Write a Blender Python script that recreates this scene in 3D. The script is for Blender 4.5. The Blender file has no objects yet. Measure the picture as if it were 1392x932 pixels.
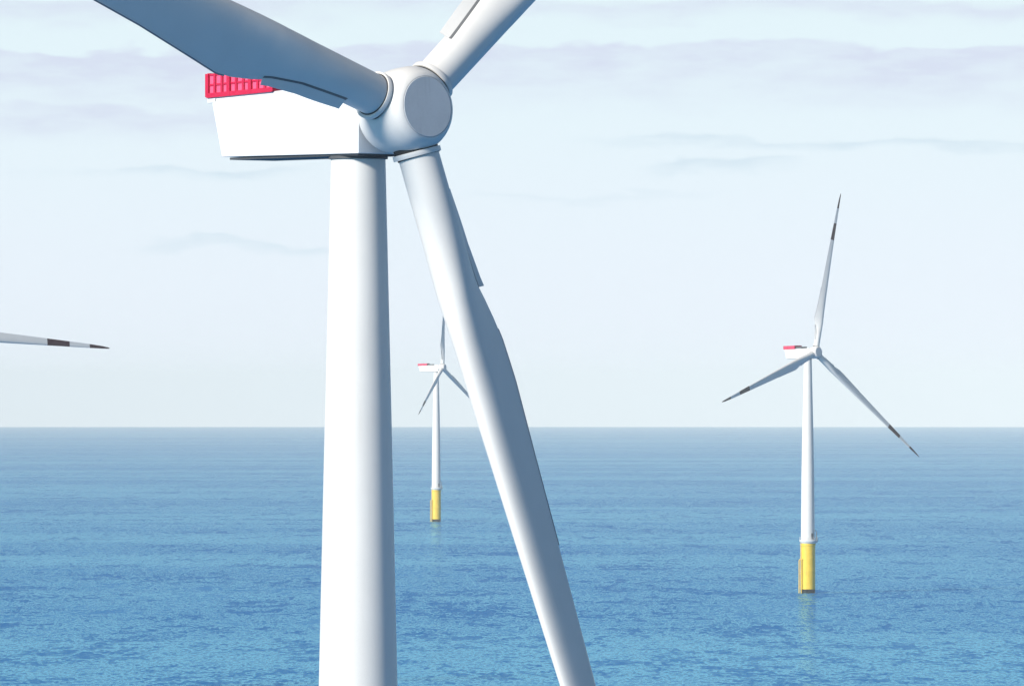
import bpy, bmesh, math, random
from math import sin, cos, pi, radians, sqrt
from mathutils import Matrix, Vector

random.seed(7)
scene = bpy.context.scene
COL = scene.collection

# ------------------------------------------------------------------ numbers
F_PX = 10692.75            # focal length in pixels of a 1392 px wide frame
LEVEL = 531.0              # row of the true level line (the sea horizon dips below it)
CAM_Z = 77.7               # camera height above the water (m)
HUB_Z = 93.25              # hub height above the water (m)
R_EARTH = 7.4e6            # effective earth radius (with refraction)
BLADE_L = 63.0
HAZE = 4.0e-5               # air density that fades the sea towards the horizon
OVERHANG = 4.2             # hub centre in front of the tower axis
TILT = radians(5.0)
SUN_AZ = radians(46)       # sun stands to the left, 46 deg round from straight behind the viewer
SUN_EL = radians(26)

# ------------------------------------------------------------------ helpers
def nt(name):
    m = bpy.data.materials.new(name); m.use_nodes = True
    t = m.node_tree; t.nodes.clear()
    out = t.nodes.new('ShaderNodeOutputMaterial')
    return m, t, out

def node(t, kind, **kw):
    n = t.nodes.new(kind)
    for k, v in kw.items(): setattr(n, k, v)
    return n

def math_n(t, op, a, b=None, c=None, clamp=False):
    n = node(t, 'ShaderNodeMath', operation=op); n.use_clamp = clamp
    for i, v in enumerate((a, b, c)):
        if v is None: continue
        if isinstance(v, (int, float)): n.inputs[i].default_value = v
        else: t.links.new(v, n.inputs[i])
    return n.outputs[0]

def smooth(t, v, lo, hi):
    n = node(t, 'ShaderNodeMapRange', interpolation_type='SMOOTHSTEP')
    t.links.new(v, n.inputs['Value'])
    n.inputs['From Min'].default_value = lo; n.inputs['From Max'].default_value = hi
    return n.outputs[0]

def mix_col(t, f, a, b, blend='MIX'):
    n = node(t, 'ShaderNodeMix', data_type='RGBA', blend_type=blend)
    for sock, v in ((n.inputs[0], f), (n.inputs[6], a), (n.inputs[7], b)):
        if isinstance(v, (int, float)): sock.default_value = v
        elif isinstance(v, tuple): sock.default_value = (*v, 1) if len(v) == 3 else v
        else: t.links.new(v, sock)
    return n.outputs[2]

def noise(t, vec, scale, detail=2, rough=.5, dim='3D'):
    n = node(t, 'ShaderNodeTexNoise', noise_dimensions=dim)
    if vec is not None: t.links.new(vec, n.inputs['Vector'])
    n.inputs['Scale'].default_value = scale; n.inputs['Detail'].default_value = detail
    n.inputs['Roughness'].default_value = rough
    return n

def paint(name, col, rough=.45, vary=.05, grime=None, spec=.4):
    """weathered coating: slow tone variation, fine mottling, roughness variation"""
    m, t, out = nt(name)
    b = node(t, 'ShaderNodeBsdfPrincipled'); t.links.new(b.outputs[0], out.inputs[0])
    tc = node(t, 'ShaderNodeTexCoord')
    n1 = noise(t, tc.outputs['Object'], .35, 3, .55)
    n2 = noise(t, tc.outputs['Object'], 9.0, 2, .6)
    s = math_n(t, 'ADD', math_n(t, 'MULTIPLY', n1.outputs[0], .7), math_n(t, 'MULTIPLY', n2.outputs[0], .3))
    c2 = tuple(c * (1 - 2 * vary) for c in col)
    c = mix_col(t, smooth(t, s, .35, .65), c2, col)
    if grime:
        mp = node(t, 'ShaderNodeMapping'); mp.inputs['Scale'].default_value = (1.4, 1.4, .12)
        t.links.new(tc.outputs['Object'], mp.inputs[0])
        g = noise(t, mp.outputs[0], 1.3, 4, .6)
        c = mix_col(t, math_n(t, 'MULTIPLY', smooth(t, g.outputs[0], .52, .75), grime[1]), c, grime[0])
    t.links.new(c, b.inputs['Base Color'])
    t.links.new(math_n(t, 'ADD', rough - .06, math_n(t, 'MULTIPLY', n1.outputs[0], .12)), b.inputs['Roughness'])
    b.inputs['Specular IOR Level'].default_value = spec
    return m

WHITE = (.66, .645, .615)
M = {}
M['tower'] = paint('tower_paint', WHITE, .5, .02, ((.5, .48, .43), .16))
M['nacelle'] = paint('nacelle_paint', (.72, .72, .71), .45, .02, ((.5, .49, .45), .10))
M['hub'] = paint('hub_paint', WHITE, .45, .02, ((.48, .47, .44), .12))
M['disc'] = paint('nose_disc_paint', (.56, .57, .575), .5, .05, ((.3, .3, .3), .2))
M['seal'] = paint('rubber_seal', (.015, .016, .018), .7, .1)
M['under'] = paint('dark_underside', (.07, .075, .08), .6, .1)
M['red'] = paint('crimson_rail_paint', (.50, .008, .05), .45, .06)
M['pinkmesh'] = paint('faded_crimson_mesh', (.74, .085, .19), .6, .08)
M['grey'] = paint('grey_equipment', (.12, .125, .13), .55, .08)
M['steel'] = paint('galvanised_steel', (.42, .43, .44), .5, .08)
M['plat'] = paint('platform_paint', (.62, .63, .62), .55, .05, ((.3, .28, .22), .2))
M['yellow'] = paint('yellow_foundation_paint', (.78, .52, .035), .5, .06, ((.34, .22, .05), .6))
M['growth'] = paint('wet_marine_growth', (.010, .012, .009), .35, .15)
M['strip'] = paint('trailing_edge_strip_grey', (.22, .235, .26), .55, .05)

def blade_mat():
    m, t, out = nt('blade_gelcoat')
    b = node(t, 'ShaderNodeBsdfPrincipled'); t.links.new(b.outputs[0], out.inputs[0])
    tc = node(t, 'ShaderNodeTexCoord')
    sp = node(t, 'ShaderNodeSeparateXYZ'); t.links.new(tc.outputs['Object'], sp.inputs[0])
    n1 = noise(t, tc.outputs['Object'], .5, 3); n2 = noise(t, tc.outputs['Object'], 11, 2)
    s = math_n(t, 'ADD', math_n(t, 'MULTIPLY', n1.outputs[0], .7), math_n(t, 'MULTIPLY', n2.outputs[0], .3))
    c = mix_col(t, smooth(t, s, .35, .65), tuple(x * .955 for x in WHITE), WHITE)
    z = math_n(t, 'DIVIDE', sp.outputs[2], BLADE_L)
    b1 = math_n(t, 'MULTIPLY', math_n(t, 'GREATER_THAN', z, .705), math_n(t, 'LESS_THAN', z, .81))
    b2 = math_n(t, 'GREATER_THAN', z, .905)
    band = math_n(t, 'MAXIMUM', b1, b2)
    c = mix_col(t, band, c, (.040, .006, .012))       # dark red warning bands near the tip
    t.links.new(c, b.inputs['Base Color'])
    t.links.new(math_n(t, 'ADD', .38, math_n(t, 'MULTIPLY', n1.outputs[0], .14)), b.inputs['Roughness'])
    b.inputs['Specular IOR Level'].default_value = .4
    return m
M['blade'] = blade_mat()

# ------------------------------------------------------------------ mesh helpers
def mesh_from(bm, name, mat, smooth_deg=None):
    bmesh.ops.recalc_face_normals(bm, faces=bm.faces[:])
    me = bpy.data.meshes.new(name); bm.to_mesh(me); bm.free()
    me.materials.append(mat)
    if smooth_deg:
        me.polygons.foreach_set('use_smooth', [True] * len(me.polygons))
        me.set_sharp_from_angle(angle=radians(smooth_deg))
    return me

def lathe(bm, prof, seg=64, M4=Matrix(), cap=True):
    """prof = [(radius, height)] turned round local z"""
    rings = []
    for r, h in prof:
        if r < 1e-6:
            rings.append([bm.verts.new(M4 @ Vector((0, 0, h)))])
        else:
            rings.append([bm.verts.new(M4 @ Vector((r * cos(2 * pi * k / seg), r * sin(2 * pi * k / seg), h))) for k in range(seg)])
    for a, b in zip(rings, rings[1:]):
        for k in range(seg):
            k2 = (k + 1) % seg
            if len(a) == 1 and len(b) == 1: continue
            if len(a) == 1: bm.faces.new((a[0], b[k], b[k2]))
            elif len(b) == 1: bm.faces.new((a[k], a[k2], b[0]))
            else: bm.faces.new((a[k], a[k2], b[k2], b[k]))
    if cap:
        for rg in (rings[0], rings[-1]):
            if len(rg) > 1: bm.faces.new(rg)

def box(bm, lo, hi, M4=Matrix(), bevel=0):
    vs = [bm.verts.new(M4 @ Vector((x, y, z))) for z in (lo[2], hi[2]) for y in (lo[1], hi[1]) for x in (lo[0], hi[0])]
    fs = []
    for q in ((0, 1, 3, 2), (4, 5, 7, 6), (0, 1, 5, 4), (2, 3, 7, 6), (0, 2, 6, 4), (1, 3, 7, 5)):
        fs.append(bm.faces.new([vs[i] for i in q]))
    if bevel:
        es = {e for f in fs for e in f.edges}
        bmesh.ops.bevel(bm, geom=list(es), offset=bevel, segments=2, profile=.6, affect='EDGES')

def tube(bm, pts, r, seg=8):
    """round bar through points, each straight run its own capped piece"""
    for a, b in zip(pts, pts[1:]):
        a = Vector(a); b = Vector(b); d = b - a
        q = Vector((0, 0, 1)).rotation_difference(d.normalized()).to_matrix().to_4x4()
        lathe(bm, [(r, 0), (r, d.length)], seg, Matrix.Translation(a) @ q)

def ring_bar(bm, rad, z, r, seg=48, c=(0, 0)):
    prof = [(rad + r * cos(a), z + r * sin(a)) for a in [2 * pi * k / 6 for k in range(7)]]
    lathe(bm, prof[:-1] + [prof[0]], seg, Matrix.Translation((c[0], c[1], 0)), cap=False)
    bmesh.ops.remove_doubles(bm, verts=bm.verts[:], dist=1e-5)

# ------------------------------------------------------------------ meshes of one turbine
MESH = {}

def lerp_tab(tab, z):
    for (z0, *a), (z1, *b) in zip(tab, tab[1:]):
        if z <= z1:
            f = (z - z0) / (z1 - z0); f = max(0, f)
            return [x + (y - x) * f for x, y in zip(a, b)]
    return list(tab[-1][1:])

# --- tower
TW = [(20.6, 2.68), (45, 2.48), (61.2, 2.2), (76.5, 1.86), (91.0, 1.52)]
bm = bmesh.new()
prof = []
for i in range(41):
    z = 20.6 + (HUB_Z - 2.37 - 20.6) * i / 40
    prof.append((lerp_tab(TW, z)[0], z))
lathe(bm, prof, 128)
MESH['tower'] = mesh_from(bm, 'tower', M['tower'], 40)
bm = bmesh.new()      # rounded door and its frame on the tower foot
box(bm, (-.5, -2.78, 21.0), (.5, -2.55, 23.2), Matrix.Rotation(radians(38), 4, 'Z'), .06)
MESH['door'] = mesh_from(bm, 'door', M['grey'], 40)

# --- foundation: yellow transition piece, wet foot, fenders, ladder
bm = bmesh.new()
lathe(bm, [(2.86, 1.5), (2.86, 8.2), (2.93, 8.25), (2.93, 8.75), (2.86, 8.8), (2.86, 18.2), (3.02, 18.4), (3.02, 19.2)], 96)
MESH['transition_piece'] = mesh_from(bm, 'transition_piece', M['yellow'], 35)
bm = bmesh.new()
lathe(bm, [(2.8, -25), (2.8, .8), (2.9, 1.0), (2.9, 1.5)], 96)
MESH['splash_zone'] = mesh_from(bm, 'splash_zone', M['growth'], 40)
bm = bmesh.new()
RB = Matrix.Rotation(radians(-62), 4, 'Z')
for sx in (-.85, .85):
    pts = [(sx, -2.7, 13.4), (sx, -3.4, 12.6), (sx, -3.4, -1.5), (sx, -2.75, -2.2)]
    tube(bm, [RB @ Vector(p) for p in pts], .2, 10)
    for z in (2.5, 7.5):
        tube(bm, [RB @ Vector((sx, -3.35, z)), RB @ Vector((sx, -2.7, z))], .13, 8)
MESH['boat_landing'] = mesh_from(bm, 'boat_landing', M['yellow'], 40)
bm = bmesh.new()
for sx in (-.28, .28):
    tube(bm, [RB @ Vector((sx, -3.2, .5)), RB @ Vector((sx, -3.2, 20.3))], .045, 6)
z = .8
while z < 20.2:
    tube(bm, [RB @ Vector((-.28, -3.2, z)), RB @ Vector((.28, -3.2, z))], .025, 6); z += .35
MESH['ladder'] = mesh_from(bm, 'ladder', M['steel'])

# --- working platform with railing and davit
PC = (.55, -.25)
bm = bmesh.new()
lathe(bm, [(2.95, 19.2), (3.55, 19.9), (3.62, 20.2), (3.62, 20.55), (3.5, 20.6)], 72, Matrix.Translation((PC[0] * .6, PC[1] * .6, 0)))
MESH['access_platform'] = mesh_from(bm, 'access_platform', M['plat'], 30)
bm = bmesh.new()
pc = (PC[0] * .6, PC[1] * .6)
for k in range(20):
    a = 2 * pi * k / 20
    x, y = pc[0] + 3.5 * cos(a), pc[1] + 3.5 * sin(a)
    tube(bm, [(x, y, 20.55), (x, y, 21.7)], .035, 6)
for z in (21.15, 21.7): ring_bar(bm, 3.5, z, .035, 40, pc)
MESH['platform_railing'] = mesh_from(bm, 'platform_railing', M['plat'])
bm = bmesh.new()
tube(bm, [(3.3, -1.2, 20.6), (3.3, -1.2, 23.9)], .17, 10)
tube(bm, [(3.3, -1.2, 23.8), (2.55, -2.6, 24.5)], .12, 8)
box(bm, (3.05, -1.45, 20.6), (3.55, -.95, 21.5))
MESH['davit_crane'] = mesh_from(bm, 'davit_crane', M['grey'], 40)

# --- nacelle (local: rotor axis towards -y, tower axis at x=y=0, z from the hub centre)
def nacelle_bm():
    bm = bmesh.new()
    W = 1.8
    side = [(-2.25, -2.36), (10.12, -2.28), (10.92, .78), (10.95, .84), (10.95, 1.12), (3.0, 1.38), (-2.25, 1.62)]
    a = [bm.verts.new((-W, y, z)) for y, z in side]
    b = [bm.verts.new((W, y, z)) for y, z in side]
    n = len(side)
    bm.faces.new(a); bm.faces.new(b[::-1])
    for k in range(n):
        bm.faces.new((a[k], a[(k + 1) % n], b[(k + 1) % n], b[k]))
    bmesh.ops.bevel(bm, geom=bm.edges[:], offset=.09, segments=3, profile=.5, affect='EDGES', clamp_overlap=True)
    return bm
MESH['nacelle'] = mesh_from(nacelle_bm(), 'nacelle', M['nacelle'], 35)
bm = bmesh.new()      # overhanging roof lip at the rear
box(bm, (-1.84, 10.6, .80), (1.84, 11.4, 1.10), Matrix(), .05)
MESH['roof_lip'] = mesh_from(bm, 'roof_lip', M['nacelle'], 35)
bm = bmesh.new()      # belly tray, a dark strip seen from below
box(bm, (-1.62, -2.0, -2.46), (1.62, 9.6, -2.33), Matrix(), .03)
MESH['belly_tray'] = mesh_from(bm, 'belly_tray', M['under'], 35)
bm = bmesh.new()      # neck between nacelle and rotor
T_AX = Matrix.Translation((0, -OVERHANG, 0)) @ Matrix.Rotation(-TILT, 4, 'X') @ Matrix.Rotation(radians(90), 4, 'X')
# local z of the lathe now runs along the rotor axis towards the nose
lathe(bm, [(1.75, -2.6), (1.75, -1.8), (1.9, -1.78), (1.9, -1.66)], 64, T_AX)
MESH['main_bearing_ring'] = mesh_from(bm, 'main_bearing_ring', M['under'], 35)
bm = bmesh.new()      # yaw collar between nacelle and tower
lathe(bm, [(1.5, -2.62), (1.66, -2.6), (1.66, -2.44)], 72)
MESH['yaw_ring'] = mesh_from(bm, 'yaw_ring', M['under'], 35)

# hoist platform on the roof: crimson frame and faded mesh infill
def roof_z(y): return 1.12 + (11.1 - y) * (.26 / 8.1) if y > 3 else 1.38 + (3 - y) * .0457
RY0, RY1, RW, RH = 5.4, 11.3, 1.82, 1.34
bm = bmesh.new(); bp = bmesh.new()
def bar(bm, a, b, w=.07):
    a = Vector(a); b = Vector(b); d = b - a
    q = Vector((0, 0, 1)).rotation_difference(d.normalized()).to_matrix().to_4x4()
    box(bm, (-w, -w, 0), (w, w, d.length), Matrix.Translation(a) @ q)
NY = 9
ys = [RY0 + (RY1 - RY0) * k / NY for k in range(NY + 1)]
for sx in (-RW, RW):
    for k, y in enumerate(ys): bar(bm, (sx, y, roof_z(y) + .02), (sx, y, roof_z(y) + RH), .09 if k % 3 else .14)
    for h in (.1, RH * .52, RH - .06): bar(bm, (sx, RY0 - .05, roof_z(RY0) + h), (sx, RY1 + .05, roof_z(RY1) + h), .055 if h > .2 else .13)
for y in (RY0, RY1):
    for k in range(1, 4):
        x = -RW + 2 * RW * k / 4
        bar(bm, (x, y, roof_z(y) + .02), (x, y, roof_z(y) + RH), .13)
    for h in (.1, RH * .52, RH - .06): bar(bm, (-RW, y, roof_z(y) + h), (RW, y, roof_z(y) + h), .10)
# one continuous infill screen running round inside the frame
loop = [(-RW, RY0), (RW, RY0), (RW, RY1), (-RW, RY1)]
lo = [[bp.verts.new((x * q, RY0 + (y - RY0) * (1 if q == 1 else .998) + (0 if q == 1 else .01), roof_z(y) + h)) for x, y in loop]
      for q, h in ((1, .06), (1, RH - .06), (.99, RH - .06), (.99, .06))]
for a_, b_ in zip(lo, lo[1:] + lo[:1]):
    for k in range(4):
        j = (k + 1) % 4
        bp.faces.new((a_[k], a_[j], b_[j], b_[k]))
MESH['hoist_railing'] = mesh_from(bm, 'hoist_railing', M['red'])
MESH['railing_mesh'] = mesh_from(bp, 'railing_mesh', M['pinkmesh'])
bm = bmesh.new()      # grey cooler housing in front of the hoist platform
box(bm, (-1.5, 1.9, 1.4), (1.5, 4.9, 2.2), Matrix(), .06)
for k in range(9):
    box(bm, (-1.53, 2.1 + k * .3, 1.6), (-1.48, 2.26 + k * .3, 2.1))
MESH['cooler'] = mesh_from(bm, 'cooler', M['grey'], 35)

# --- hub
bm = bmesh.new()
AX = Matrix.Rotation(radians(90), 4, 'X')     # lathe z -> -y (towards the nose)
hp = [(1.2, -1.72), (2.02, -1.72), (2.12, -1.66), (2.2, -1.5)]
for k in range(1, 24):
    s = -1.5 + 3.42 * k / 24
    # swollen drum that rounds off into the nose
    r = 2.2 + .2 * sin(min(1, (s + 1.5) / 1.6) * pi / 2)
    if s > .55: r -= .64 * ((s - .55) / 1.4) ** 2.2
    hp.append((r, s))
hp += [(1.74, 1.90), (1.72, 1.905), (1.72, 1.86)]
lathe(bm, hp, 128, AX)
MESH['hub'] = mesh_from(bm, 'hub', M['hub'], 50)
bm = bmesh.new()
lathe(bm, [(1.695, 1.8), (1.695, 1.90), (1.665, 1.93), (.9, 1.931), (0, 1.9315)], 96, AX)
MESH['nose_disc'] = mesh_from(bm, 'nose_disc', M['disc'], 20)
bm = bmesh.new()      # white flange ring that carries the blade, standing clear of the drum
lathe(bm, [(1.15, 2.33), (1.35, 2.33), (1.365, 2.345), (1.365, 2.60), (1.35, 2.62), (1.0, 2.625)], 96)
MESH['blade_collar'] = mesh_from(bm, 'blade_collar', M['hub'], 40)
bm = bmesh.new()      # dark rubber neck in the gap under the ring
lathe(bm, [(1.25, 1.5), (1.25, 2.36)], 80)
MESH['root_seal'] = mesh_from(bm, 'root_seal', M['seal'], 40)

bm = bmesh.new()  # shade under the collar, drawn as a dark ring round the blade root
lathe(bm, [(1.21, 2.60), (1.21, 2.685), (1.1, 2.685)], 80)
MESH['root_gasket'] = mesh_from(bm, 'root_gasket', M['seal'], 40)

# --- blade: z = span, +x = leading edge, -y = upwind
#        z     chord  t/c   lead  twist
BT = [(2.55, 2.30, 1.00, .500, 14), (5.0, 2.34, .98, .500, 14), (8.0, 2.62, .83, .455, 14), (10.0, 3.06, .67, .398, 14),
      (11.2, 3.48, .55, .355, 14), (12.4, 3.80, .47, .325, 14), (13.6, 3.95, .42, .308, 13), (16, 3.74, .40, .312, 8.5),
      (20, 3.34, .37, .320, 5.5), (25, 3.02, .335, .318, 4.4), (30, 2.72, .30, .315, 3.8), (36, 2.34, .27, .31, 3.2),
      (42, 1.96, .24, .30, 2.8), (48, 1.6, .22, .30, 1.8), (54, 1.22, .19, .30, .9), (58, .94, .18, .31, .4),
      (61, .64, .18, .33, 0), (62.5, .36, .18, .4, 0), (63.0, .06, .3, .5, 0)]
def prebend(z): return -.9 * (max(0, z - 6) / 57) ** 2
NA = 56
def section(z):
    c, tc, le, tw = lerp_tab(BT, z)
    w = min(1, max(0, (1.0 - tc) / .5)); w = w * w * (3 - 2 * w)      # 0 = circle, 1 = aerofoil
    pts = []
    for k in range(NA):
        a = 2 * pi * k / NA
        xc = .5 + .5 * cos(a)                     # 1 = trailing, 0 = leading
        sgn = 1 if sin(a) >= 0 else -1
        yc = .5 * abs(sin(a)) * tc                # ellipse
        q = xc
        ya = tc / .2 * (.2969 * sqrt(q) - .126 * q - .3516 * q * q + .2843 * q ** 3 - .1015 * q ** 4)
        ya = max(ya, .012)
        camber = .03 * w * (1 - (2 * q - 1) ** 2)
        y = ((1 - w) * yc + w * ya) * sgn + camber
        px = (le - xc) * c
        py = y * c
        t = radians(tw)
        pts.append(Vector((px * cos(t) + py * sin(t), -px * sin(t) + py * cos(t) + prebend(z), z)))
    return pts
def local_pt(z, xc, off):                          # a point on the chord line, off = metres downwind
    c, tc, le, tw = lerp_tab(BT, z); t = radians(tw)
    px, py = (le - xc) * c, off
    return Vector((px * cos(t) + py * sin(t), -px * sin(t) + py * cos(t) + prebend(z), z))
bm = bmesh.new()
zs = []
z = 2.6
while z < 62: zs.append(z); z += .25 if z < 16 else .8
zs += [62, 62.5, 62.8, 63]
rings = [[bm.verts.new(p) for p in section(z)] for z in zs]
for a, b in zip(rings, rings[1:]):
    for k in range(NA): bm.faces.new((a[k], a[(k + 1) % NA], b[(k + 1) % NA], b[k]))
bm.faces.new(rings[0]); bm.faces.new(rings[-1])
MESH['blade'] = mesh_from(bm, 'blade', M['blade'], 60)

def ribbon(pts, thick):                            # pts: list of (inner, outer); a thin solid plate
    bm = bmesh.new(); R = []
    for i, o in pts:
        d = (o - i).normalized(); nrm = d.cross(Vector((0, 0, 1))).normalized() * thick / 2
        R.append([bm.verts.new(v) for v in (i - nrm, o - nrm, o + nrm, i + nrm)])
    for a, b in zip(R, R[1:]):
        for k in range(4): bm.faces.new((a[k], a[(k + 1) % 4], b[(k + 1) % 4], b[k]))
    bm.faces.new(R[0]); bm.faces.new(R[-1])
    return bm
def surf_pt(z, d, lift=0.0):                       # on the upwind skin, d metres in from the trailing edge
    c, tc, le, tw = lerp_tab(BT, z)
    ang = 2 * pi - math.acos(1 - 2 * d / c)
    pts = section(z)
    f = ang / (2 * pi) * NA; i = int(f); p = pts[i % NA].lerp(pts[(i + 1) % NA], f - i)
    tangent = (pts[(i + 1) % NA] - pts[i % NA]).normalized()
    nrm = Vector((0, 0, 1)).cross(tangent).normalized()
    return p + nrm * lift
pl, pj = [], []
for k in range(33):
    z = 4.8 + 5.7 * k / 32
    c = lerp_tab(BT, z)[0]
    te = local_pt(z, 1, 0)
    i = surf_pt(z, .16, -.03)
    o = te + (te - surf_pt(z, .10)).normalized() * .05 + (local_pt(z, 1 + (.42 - .16 * k / 32 + .12 * sin(pi * k / 32)) / c, -.32 + .10 * k / 32) - te)
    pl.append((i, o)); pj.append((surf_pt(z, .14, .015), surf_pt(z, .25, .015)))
MESH['root_spoiler'] = mesh_from(ribbon(pl, .05), 'root_spoiler', M['hub'], 40)
MESH['spoiler_joint'] = mesh_from(ribbon(pj, .02), 'spoiler_joint', M['grey'], 40)  # shadow along the plate junction, laid on as a dark strip
pl = []
for k in range(40):
    z = 13.0 + 12.5 * k / 39
    c = lerp_tab(BT, z)[0]
    pl.append((local_pt(z, 1 - .05 / c, 0), local_pt(z, 1 + .08 / c, -.01)))
MESH['trailing_edge_strip'] = mesh_from(ribbon(pl, .02), 'trailing_edge_strip', M['strip'], 40)

# ------------------------------------------------------------------ objects
def part(name, parent, mat4=None):
    o = bpy.data.objects.new(name, MESH[name]); COL.objects.link(o); o.parent = parent
    if mat4 is not None: o.matrix_local = mat4
    return o

def make_turbine(px_hub, dist, yaw, phi, cone, label):
    """turbine whose hub stands in direction px_hub at distance dist; yaw turns the nose to the right"""
    yaw, phi, cone = radians(yaw), radians(phi), radians(cone)
    hx = (px_hub - 696) / F_PX * dist
    x = hx - OVERHANG * sin(yaw); y = dist + OVERHANG * cos(yaw)
    root = bpy.data.objects.new('wind_turbine', None); COL.objects.link(root)
    root.empty_display_size = 5
    root.location = (x, y, -(x * x + y * y) / (2 * R_EARTH))
    root['label'] = label; root['category'] = 'wind turbine'
    root['group'] = 'white wind turbines standing in the sea'
    tw = part('tower', root); part('door', tw)
    tp = part('transition_piece', root)
    part('splash_zone', tp); part('boat_landing', tp); part('ladder', tp)
    ap = part('access_platform', root); part('platform_railing', ap); part('davit_crane', ap)
    nac = part('nacelle', root, Matrix.Translation((0, 0, HUB_Z)) @ Matrix.Rotation(yaw, 4, 'Z'))
    for n in ('roof_lip', 'belly_tray', 'main_bearing_ring', 'yaw_ring', 'hoist_railing', 'railing_mesh', 'cooler'):
        part(n, nac)
    HM = Matrix.Translation((0, 0, HUB_Z)) @ Matrix.Rotation(yaw, 4, 'Z') @ Matrix.Translation((0, -OVERHANG, 0)) @ Matrix.Rotation(-TILT, 4, 'X')
    hub = part('hub', root, HM)
    part('nose_disc', hub)
    for k in range(3):
        BR = Matrix.Rotation(phi + k * 2 * pi / 3, 4, 'Y')
        part('blade_collar', hub, BR @ Matrix.Rotation(cone * .6, 4, 'X')); part('root_seal', hub, BR @ Matrix.Rotation(cone * .6, 4, 'X'))
        bl = part('blade', root, HM @ BR @ Matrix.Rotation(cone, 4, 'X'))
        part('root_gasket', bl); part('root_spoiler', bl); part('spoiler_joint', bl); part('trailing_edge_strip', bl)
    return root

make_turbine(551.5, 436.4, 40, 168.0, 5.5,
             'huge white wind turbine in front, its round hub above a hanging blade and tower')
make_turbine(1108.5, 3049, 43, 11.5, 5.5,
             'white wind turbine on a yellow base, seen whole on open water at the right')
make_turbine(601.5, 4771, 66, 2.5, 5.5,
             'smallest and farthest wind turbine, between the big tower and the big hanging blade')
make_turbine(-141, 2000, 40, 94.5, 5.5,
             'wind turbine of which only a dark-banded blade tip shows at the left')

# ------------------------------------------------------------------ sea: a curved sheet that reaches past the horizon
bm = bmesh.new()
radii = [0]
r = 40.0
while r < 35500:
    radii.append(r); r *= 1.028
radii.append(36000)
SEG = 540
prev = None
for r in radii:
    z = -r * r / (2 * R_EARTH)
    if r == 0: cur = [bm.verts.new((0, 0, 0))]
    else: cur = [bm.verts.new((r * cos(2 * pi * k / SEG), r * sin(2 * pi * k / SEG), z)) for k in range(SEG)]
    if prev:
        for k in range(SEG):
            j = (k + 1) % SEG
            if len(prev) == 1: bm.faces.new((prev[0], cur[k], cur[j]))
            else: bm.faces.new((prev[k], cur[k], cur[j], prev[j]))
    prev = cur

def sea_mat():
    m, t, out = nt('open_sea_water')
    tc = node(t, 'ShaderNodeTexCoord')
    co = tc.outputs['Object']
    # wave slopes at several wavelengths, added up as a vector (x,y tilt)
    def slopes(scale, amp, sx=1.0, sy=1.0, detail=2):
        mp = node(t, 'ShaderNodeMapping'); mp.inputs['Scale'].default_value = (scale * sx, scale * sy, scale)
        mp.inputs['Rotation'].default_value = (0, 0, radians(8))
        t.links.new(co, mp.inputs[0])
        n = noise(t, mp.outputs[0], 1.0, detail, .55)
        v = node(t, 'ShaderNodeVectorMath', operation='SUBTRACT'); t.links.new(n.outputs['Color'], v.inputs[0])
        v.inputs[1].default_value = (.5, .5, .5)
        w = node(t, 'ShaderNodeVectorMath', operation='MULTIPLY'); t.links.new(v.outputs[0], w.inputs[0])
        w.inputs[1].default_value = (amp * .6, amp, 0)
        return w.outputs[0]
    def add(a, c):
        v = node(t, 'ShaderNodeVectorMath', operation='ADD'); t.links.new(a, v.inputs[0])
        if isinstance(c, tuple): v.inputs[1].default_value = c
        else: t.links.new(c, v.inputs[1])
        return v.outputs[0]
    s = slopes(1 / 1.3, .8, 1, .2, 1)
    s = add(s, slopes(1 / 3.0, .8, 1, .22))
    s = add(s, slopes(1 / 8.0, .7, 1, .20))
    s = add(s, slopes(1 / 34.0, .7, .8, .34))
    # wind streaks: patches of calmer and rougher water
    mp = node(t, 'ShaderNodeMapping'); mp.inputs['Scale'].default_value = (1 / 1500, 1 / 420, 1)
    t.links.new(co, mp.inputs[0])
    g = noise(t, mp.outputs[0], 1.0, 5, .62)
    gust = smooth(t, g.outputs[0], .36, .64)
    k = node(t, 'ShaderNodeVectorMath', operation='SCALE'); t.links.new(s, k.inputs[0])
    t.links.new(math_n(t, 'ADD', .45, math_n(t, 'MULTIPLY', gust, .95)), k.inputs['Scale'])
    geo = node(t, 'ShaderNodeNewGeometry')
    nrm = add(geo.outputs['Normal'], k.outputs[0])
    nn = node(t, 'ShaderNodeVectorMath', operation='NORMALIZE'); t.links.new(nrm, nn.inputs[0])
    # body colour of the water plus a mirror layer that grows towards grazing view
    d = node(t, 'ShaderNodeBsdfDiffuse'); d.inputs['Color'].default_value = (.002, .150, .41, 1)
    gl = node(t, 'ShaderNodeBsdfGlossy'); gl.inputs['Color'].default_value = (.40, .86, 1.0, 1)
    gl.inputs['Roughness'].default_value = .17
    t.links.new(nn.outputs[0], gl.inputs['Normal'])
    fr = node(t, 'ShaderNodeFresnel'); fr.inputs['IOR'].default_value = 1.333
    t.links.new(nn.outputs[0], fr.inputs['Normal'])
    mx = node(t, 'ShaderNodeMixShader')
    t.links.new(math_n(t, 'MULTIPLY', fr.outputs[0], .76), mx.inputs[0])
    t.links.new(d.outputs[0], mx.inputs[1]); t.links.new(gl.outputs[0], mx.inputs[2])
    t.links.new(mx.outputs[0], out.inputs[0])
    return m
me = mesh_from(bm, 'sea', sea_mat(), 60)
sea = bpy.data.objects.new('sea', me); COL.objects.link(sea); sea['kind'] = 'structure'
if me.polygons[10].normal.z < 0: me.flip_normals()

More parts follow.
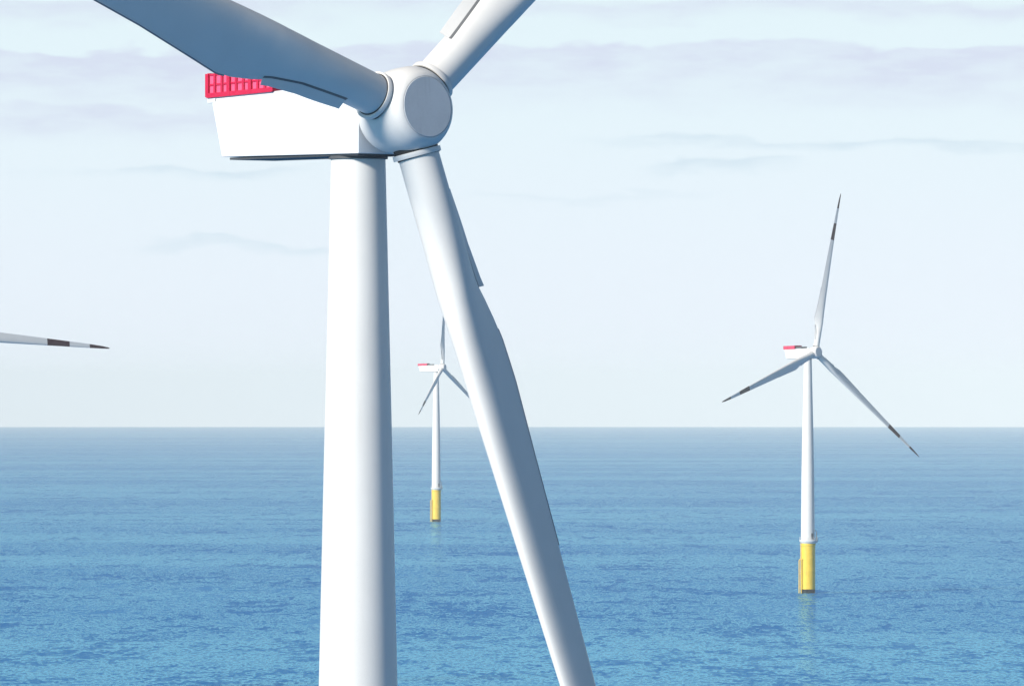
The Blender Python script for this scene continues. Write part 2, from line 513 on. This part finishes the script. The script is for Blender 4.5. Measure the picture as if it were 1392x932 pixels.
# ------------------------------------------------------------------ sea haze: one closed box of even thin air
bm = bmesh.new()
box(bm, (-36500, -36500, -92), (36500, 36500, 160))
m, t, out = nt('thin_sea_haze')
pv = node(t, 'ShaderNodeVolumePrincipled'); t.links.new(pv.outputs[0], out.inputs['Volume'])
pv.inputs['Color'].default_value = (.86, .97, 1.0, 1); pv.inputs['Density'].default_value = HAZE
pv.inputs['Anisotropy'].default_value = -.4
hb = bpy.data.objects.new('haze', mesh_from(bm, 'haze', m)); COL.objects.link(hb); hb['kind'] = 'stuff'

# ------------------------------------------------------------------ sky
SKY = .055
w = bpy.data.worlds.new('World'); scene.world = w; w.use_nodes = True
t = w.node_tree; t.nodes.clear()
wo = node(t, 'ShaderNodeOutputWorld'); bg = node(t, 'ShaderNodeBackground'); t.links.new(bg.outputs[0], wo.inputs[0])
bg.inputs['Strength'].default_value = SKY
st = node(t, 'ShaderNodeTexSky', sky_type='NISHITA'); st.sun_disc = False
to_sun = Vector((-sin(SUN_AZ) * cos(SUN_EL), -cos(SUN_AZ) * cos(SUN_EL), sin(SUN_EL)))
st.sun_elevation = SUN_EL
st.sun_rotation = math.atan2(to_sun.x, to_sun.y) % (2 * pi)
st.altitude = 0; st.air_density = 1.0; st.dust_density = .6; st.ozone_density = 4.0
tc = node(t, 'ShaderNodeTexCoord')
sp = node(t, 'ShaderNodeSeparateXYZ'); t.links.new(tc.outputs['Generated'], sp.inputs[0])
el = sp.outputs[2]                                   # sine of the elevation
az = math_n(t, 'ARCTAN2', sp.outputs[0], sp.outputs[1])
def v3(a, b, c=0.0):
    n = node(t, 'ShaderNodeCombineXYZ')
    for i, v in enumerate((a, b, c)):
        if isinstance(v, (int, float)): n.inputs[i].default_value = v
        else: t.links.new(v, n.inputs[i])
    return n.outputs[0]
E_ = 1 / SKY
def sc(c, k=1.0): return tuple(x * E_ * k for x in c)
# pale sea haze along the horizon, thinning out a few degrees up
haze_lo, haze_hi = sc((.572, .622, .685)), sc((.535, .63, .668))
hz = mix_col(t, smooth(t, el, .005, .05), haze_lo, haze_hi)
sky = mix_col(t, smooth(t, el, .042, .115), hz, st.outputs[0])
# thin stratus bars low over the horizon
wob = noise(t, v3(math_n(t, 'MULTIPLY', az, 24), math_n(t, 'MULTIPLY', el, 60)), 1.0, 4, .55)
wob2 = noise(t, v3(math_n(t, 'MULTIPLY', az, 90), math_n(t, 'MULTIPLY', el, 300), 3.3), 1.0, 3, .55)
dis = math_n(t, 'ADD', math_n(t, 'MULTIPLY', math_n(t, 'SUBTRACT', wob.outputs[0], .5), .010),
             math_n(t, 'MULTIPLY', math_n(t, 'SUBTRACT', wob2.outputs[0], .5), .0042))
ew = math_n(t, 'ADD', el, dis)
def bar_mask(top, thick, soft_top, az_mid=None, az_half=None):
    """a bar with a crisp upper rim that fades out downwards"""
    up = math_n(t, 'SUBTRACT', 1.0, smooth(t, ew, top - soft_top, top))
    lo = smooth(t, ew, top - thick, top - soft_top)
    mk = math_n(t, 'MULTIPLY', up, lo)
    if az_mid is not None:
        d = math_n(t, 'ABSOLUTE', math_n(t, 'SUBTRACT', az, az_mid))
        mk = math_n(t, 'MULTIPLY', mk, math_n(t, 'SUBTRACT', 1.0, smooth(t, d, az_half * .45, az_half)))
    return mk
def pe(y): return (LEVEL - y) / F_PX
def pa(x): return (x - 696) / F_PX
lav, blu = sc((.47, .515, .615)), sc((.44, .535, .605))
pat = noise(t, v3(math_n(t, 'MULTIPLY', az, 38), math_n(t, 'MULTIPLY', el, 130), 1.7), 1.0, 4, .6)
fine = noise(t, v3(math_n(t, 'MULTIPLY', az, 130), math_n(t, 'MULTIPLY', el, 620), 8.2), 1.0, 4, .62)
mott = math_n(t, 'ADD', .62, math_n(t, 'MULTIPLY', smooth(t, fine.outputs[0], .3, .7), .55))
bars = [(56, 120, 9, None, None, lav, 1.0), (138, 70, 12, -.045, .034, lav, .8), (-10, 45, 14, None, None, lav, .7),
        (190, 26, 8, .043, .04, blu, .7), (222, 26, 7, .027, .012, blu, .7), (232, 24, 8, -.045, .022, blu, .7),
        (328, 22, 8, -.034, .016, blu, .6), (258, 16, 6, .01, .02, blu, .25)]
for y, th, sf, am, ah, colr, amt in bars:
    mk = bar_mask(pe(y), th / F_PX, sf / F_PX, am, ah)
    mk = math_n(t, 'MULTIPLY', mk, math_n(t, 'MULTIPLY', math_n(t, 'MULTIPLY', smooth(t, pat.outputs[0], .12, .55), mott), amt), clamp=True)
    sky = mix_col(t, mk, sky, colr)
# broken high cloud farther up, only seen by reflection and from elsewhere
hi = noise(t, v3(math_n(t, 'MULTIPLY', az, 2.2), math_n(t, 'MULTIPLY', el, 7), 5.1), 1.0, 5, .55)
mk = math_n(t, 'MULTIPLY', smooth(t, hi.outputs[0], .5, .72), math_n(t, 'MULTIPLY', smooth(t, el, .07, .2), .45))
sky = mix_col(t, mk, sky, sc((.55, .6, .68)))
t.links.new(sky, bg.inputs['Color'])

sun = bpy.data.lights.new('sun', 'SUN'); sun.energy = 4.2; sun.angle = radians(7); sun.color = (1, .955, .89)
so = bpy.data.objects.new('sun', sun); COL.objects.link(so)
so.rotation_euler = to_sun.to_track_quat('Z', 'Y').to_euler()
so.location = (-200, -100, 300)

# ------------------------------------------------------------------ camera
cam = bpy.data.cameras.new('camera'); co = bpy.data.objects.new('camera', cam); COL.objects.link(co)
cam.sensor_width = 36; cam.sensor_fit = 'HORIZONTAL'; cam.lens = 36 * F_PX / 1392
cam.clip_start = 5; cam.clip_end = 150000
co.location = (0, 0, CAM_Z)
co.rotation_euler = (radians(90) + math.atan((LEVEL - 466) / F_PX), 0, 0)
scene.camera = co

vs = scene.view_settings
vs.view_transform = 'Standard'; vs.look = 'None'; vs.gamma = 1; vs.use_curve_mapping = False
vs.exposure = .55
scene.cycles.max_bounces = 6
